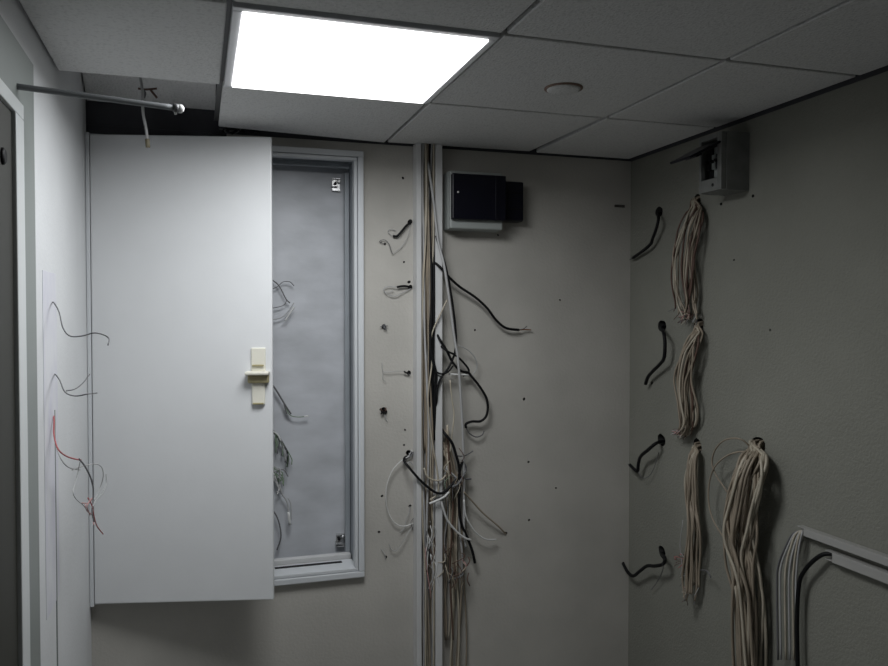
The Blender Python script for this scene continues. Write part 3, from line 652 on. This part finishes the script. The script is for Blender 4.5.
cable('black_cable', [R(840, 556, .012), R(831, 554, .014), R(822, 555, .025), R(812, 562, .03), R(803, 573, .03), R(799, 585, .03), R(797, 620, .03), R(798, 680, .03)], 0.0062, 'black', 'black cable arching from the lower wall trunking downward', sides=8)

# ---------------------------------------------------------------- left wall: residue strip and wires
ca = L(42, 270); cb_ = L(57, 270); zt = ca.z
bm = bmesh.new(); bbox(bm, (XL-0.0003, ca.y, 1.02), (XL+0.0012, cb_.y-0.02, zt), 0.0004)
me = bpy.data.meshes.new('tape_residue'); bm.to_mesh(me); bm.free()
tag(link('tape_residue', me, 'tape'), 'faint lilac vertical tape residue strip on the white left wall', 'residue')
c1 = L(54, 400); box('trim_8', (XL-0.0005, c1.y-0.004, 0.08), (XL+0.0025, c1.y+0.004, L(54, 410).z), 'alu', bev=0.001)['kind'] = 'structure'
cable('thin_wire', [L(52, 302, -.01), L(54, 303, .01), L(59, 312, .03), L(63, 328, .05), L(70, 336, .07), L(82, 336, .10), L(94, 333, .13), L(104, 335, .15), L(109, 339, .16), L(108, 345, .165)], 0.0016, 'dgrey',
      'upper thin grey wire curling out of the white left wall')
cable('thin_wire', [L(54, 374, -.01), L(56, 375, .01), L(60, 381, .03), L(65, 392, .05), L(75, 396, .08), L(88, 394, .11), L(97, 393, .12)], 0.0016, 'dgrey',
      'middle thin grey wire on the left wall forking toward the cabinet', tips=[('dgrey', [L(66, 391, .05), L(75, 389, .07), L(83, 383, .08), L(90, 374, .09)], .0013)])
t = thing('wire_tangle', 'red and grey wire tangle dangling from the lower left wall', 'wires', L(54, 413))
def lw(pts, r, m): tube('wire', [L(*p) for p in pts], r, m, t, 6)
lw([(53, 412, -.008), (54, 420, .006), (54, 435, .012), (58, 449, .03), (66, 456, .045), (75, 459, .06), (81, 460, .065)], 0.0019, 'red')
lw([(54, 420, .006), (55, 440, .012), (60, 457, .03), (68, 467, .045), (80, 470, .06)], 0.0013, 'grey')
lw([(79, 459, .065), (84, 465, .07), (90, 476, .08), (93, 487, .085), (93, 500, .085), (92, 512, .085), (94, 522, .09)], 0.0021, 'dgrey')
lw([(72, 470, .05), (84, 466, .07), (96, 464, .09), (102, 468, .10), (103, 478, .10), (99, 490, .09), (94, 500, .085)], 0.0013, 'grey')
lw([(80, 462, .065), (78, 472, .06), (75, 483, .055), (73, 492, .055), (76, 499, .06), (83, 505, .07), (90, 514, .08)], 0.0012, 'grey')
lw([(106, 474, .10), (106, 484, .10), (102, 493, .095), (96, 500, .09), (92, 508, .085)], 0.0013, 'grey')
lw([(88, 498, .08), (92, 506, .085), (94, 516, .088), (97, 526, .09), (103, 534, .095)], 0.0016, 'red')
lw([(82, 503, .07), (89, 503, .08), (92, 498, .085), (87, 506, .08), (90, 515, .08)], 0.0014, 'pink')
lw([(85, 504, .07), (87, 511, .075), (92, 515, .08), (94, 525, .09)], 0.0014, 'pink')

# ---------------------------------------------------------------- wires inside the cabinet
def C(px, py, off=0.03): return hit(px, py, (0, CD-off, 0), (0, 1, 0))
t = thing('cabinet_wires', 'upper thin grey wires behind the cabinet door edge', 'wires', C(278, 300))
tube('wire', [C(262, 276), C(272, 280), C(279, 286), C(286, 299), C(290, 303)], 0.0022, 'dgrey', t)
tube('wire', [C(268, 290), C(277, 287), C(283, 282), C(290, 282), C(294, 286)], 0.0016, 'dgrey', t)
tube('wire', [C(265, 309), C(276, 307.5), C(284, 305), C(287, 300)], 0.0016, 'dgrey', t)
tube('wire', [C(264, 320), C(276, 319), C(284, 316), C(290, 309), C(294, 303)], 0.0018, 'grey', t)
tube('sleeve', [C(285, 321, .04), C(290, 313, .04), C(294, 307, .04)], 0.0030, 'white', t, 8)
t = thing('cabinet_wires', 'dark wire with a bare tip below the door handle level', 'wires', C(280, 395))
tube('wire', [C(264, 376), C(274, 387), C(281, 398), C(287, 408), C(291, 414)], 0.0034, 'dgrey', t)
tube('wire', [C(286, 408), C(290, 415), C(297, 417), C(306, 416.5)], 0.0018, 'green', t)
tube('wire', [C(284, 404), C(286, 411), C(287, 414)], 0.0026, 'dgrey', t)
tube('sleeve', [C(304, 416.5), C(308, 416)], 0.0028, 'white', t, 8)
rg = random.Random(4)
t = thing('cabinet_wires', 'greenish combed out wire fan in the middle of the cabinet', 'wires', C(280, 440))
for i in range(12):
    s = i/11; x = 276+14*s+rg.uniform(-1, 1); y = 434+22*s
    tube('wire', [C(262, 425), C(274, 432+rg.uniform(-1, 2)), C(x, y), C(x+rg.uniform(-2, 3), y+rg.uniform(8, 17), .04)], 0.0021, rg.choice(['green', 'green', 'dgrey', 'black', 'grey']), t)
tube('wire', [C(262, 428, .04), C(276, 433, .045), C(281, 441, .045)], 0.0028, 'white', t)
t = thing('cabinet_wires', 'lower clump of green and white wires ending in a white sleeve', 'wires', C(280, 485))
for i in range(12):
    x = 277+rg.uniform(-2, 10); y = 468+rg.uniform(0, 20)
    tube('wire', [C(263, 462), C(273, 468+rg.uniform(-3, 8)), C(x, y), C(x+rg.uniform(-3, 6), y+rg.uniform(5, 12), .04)], 0.0021, rg.choice(['green', 'grey', 'dgrey', 'white', 'green']), t)
tube('wire', [C(273, 478), C(282, 494), C(287, 502), C(289, 515, .04)], 0.0026, 'grey', t)
tube('sleeve', [C(288.5, 512, .04), C(290, 525, .04)], 0.0050, 'white', t, 8)
tube('wire', [C(288, 498), C(291, 505), C(291, 520)], 0.0018, 'grey', t)
tube('wire', [C(262, 500), C(276, 515), C(281, 535), C(277, 550)], 0.0028, 'dgrey', t)
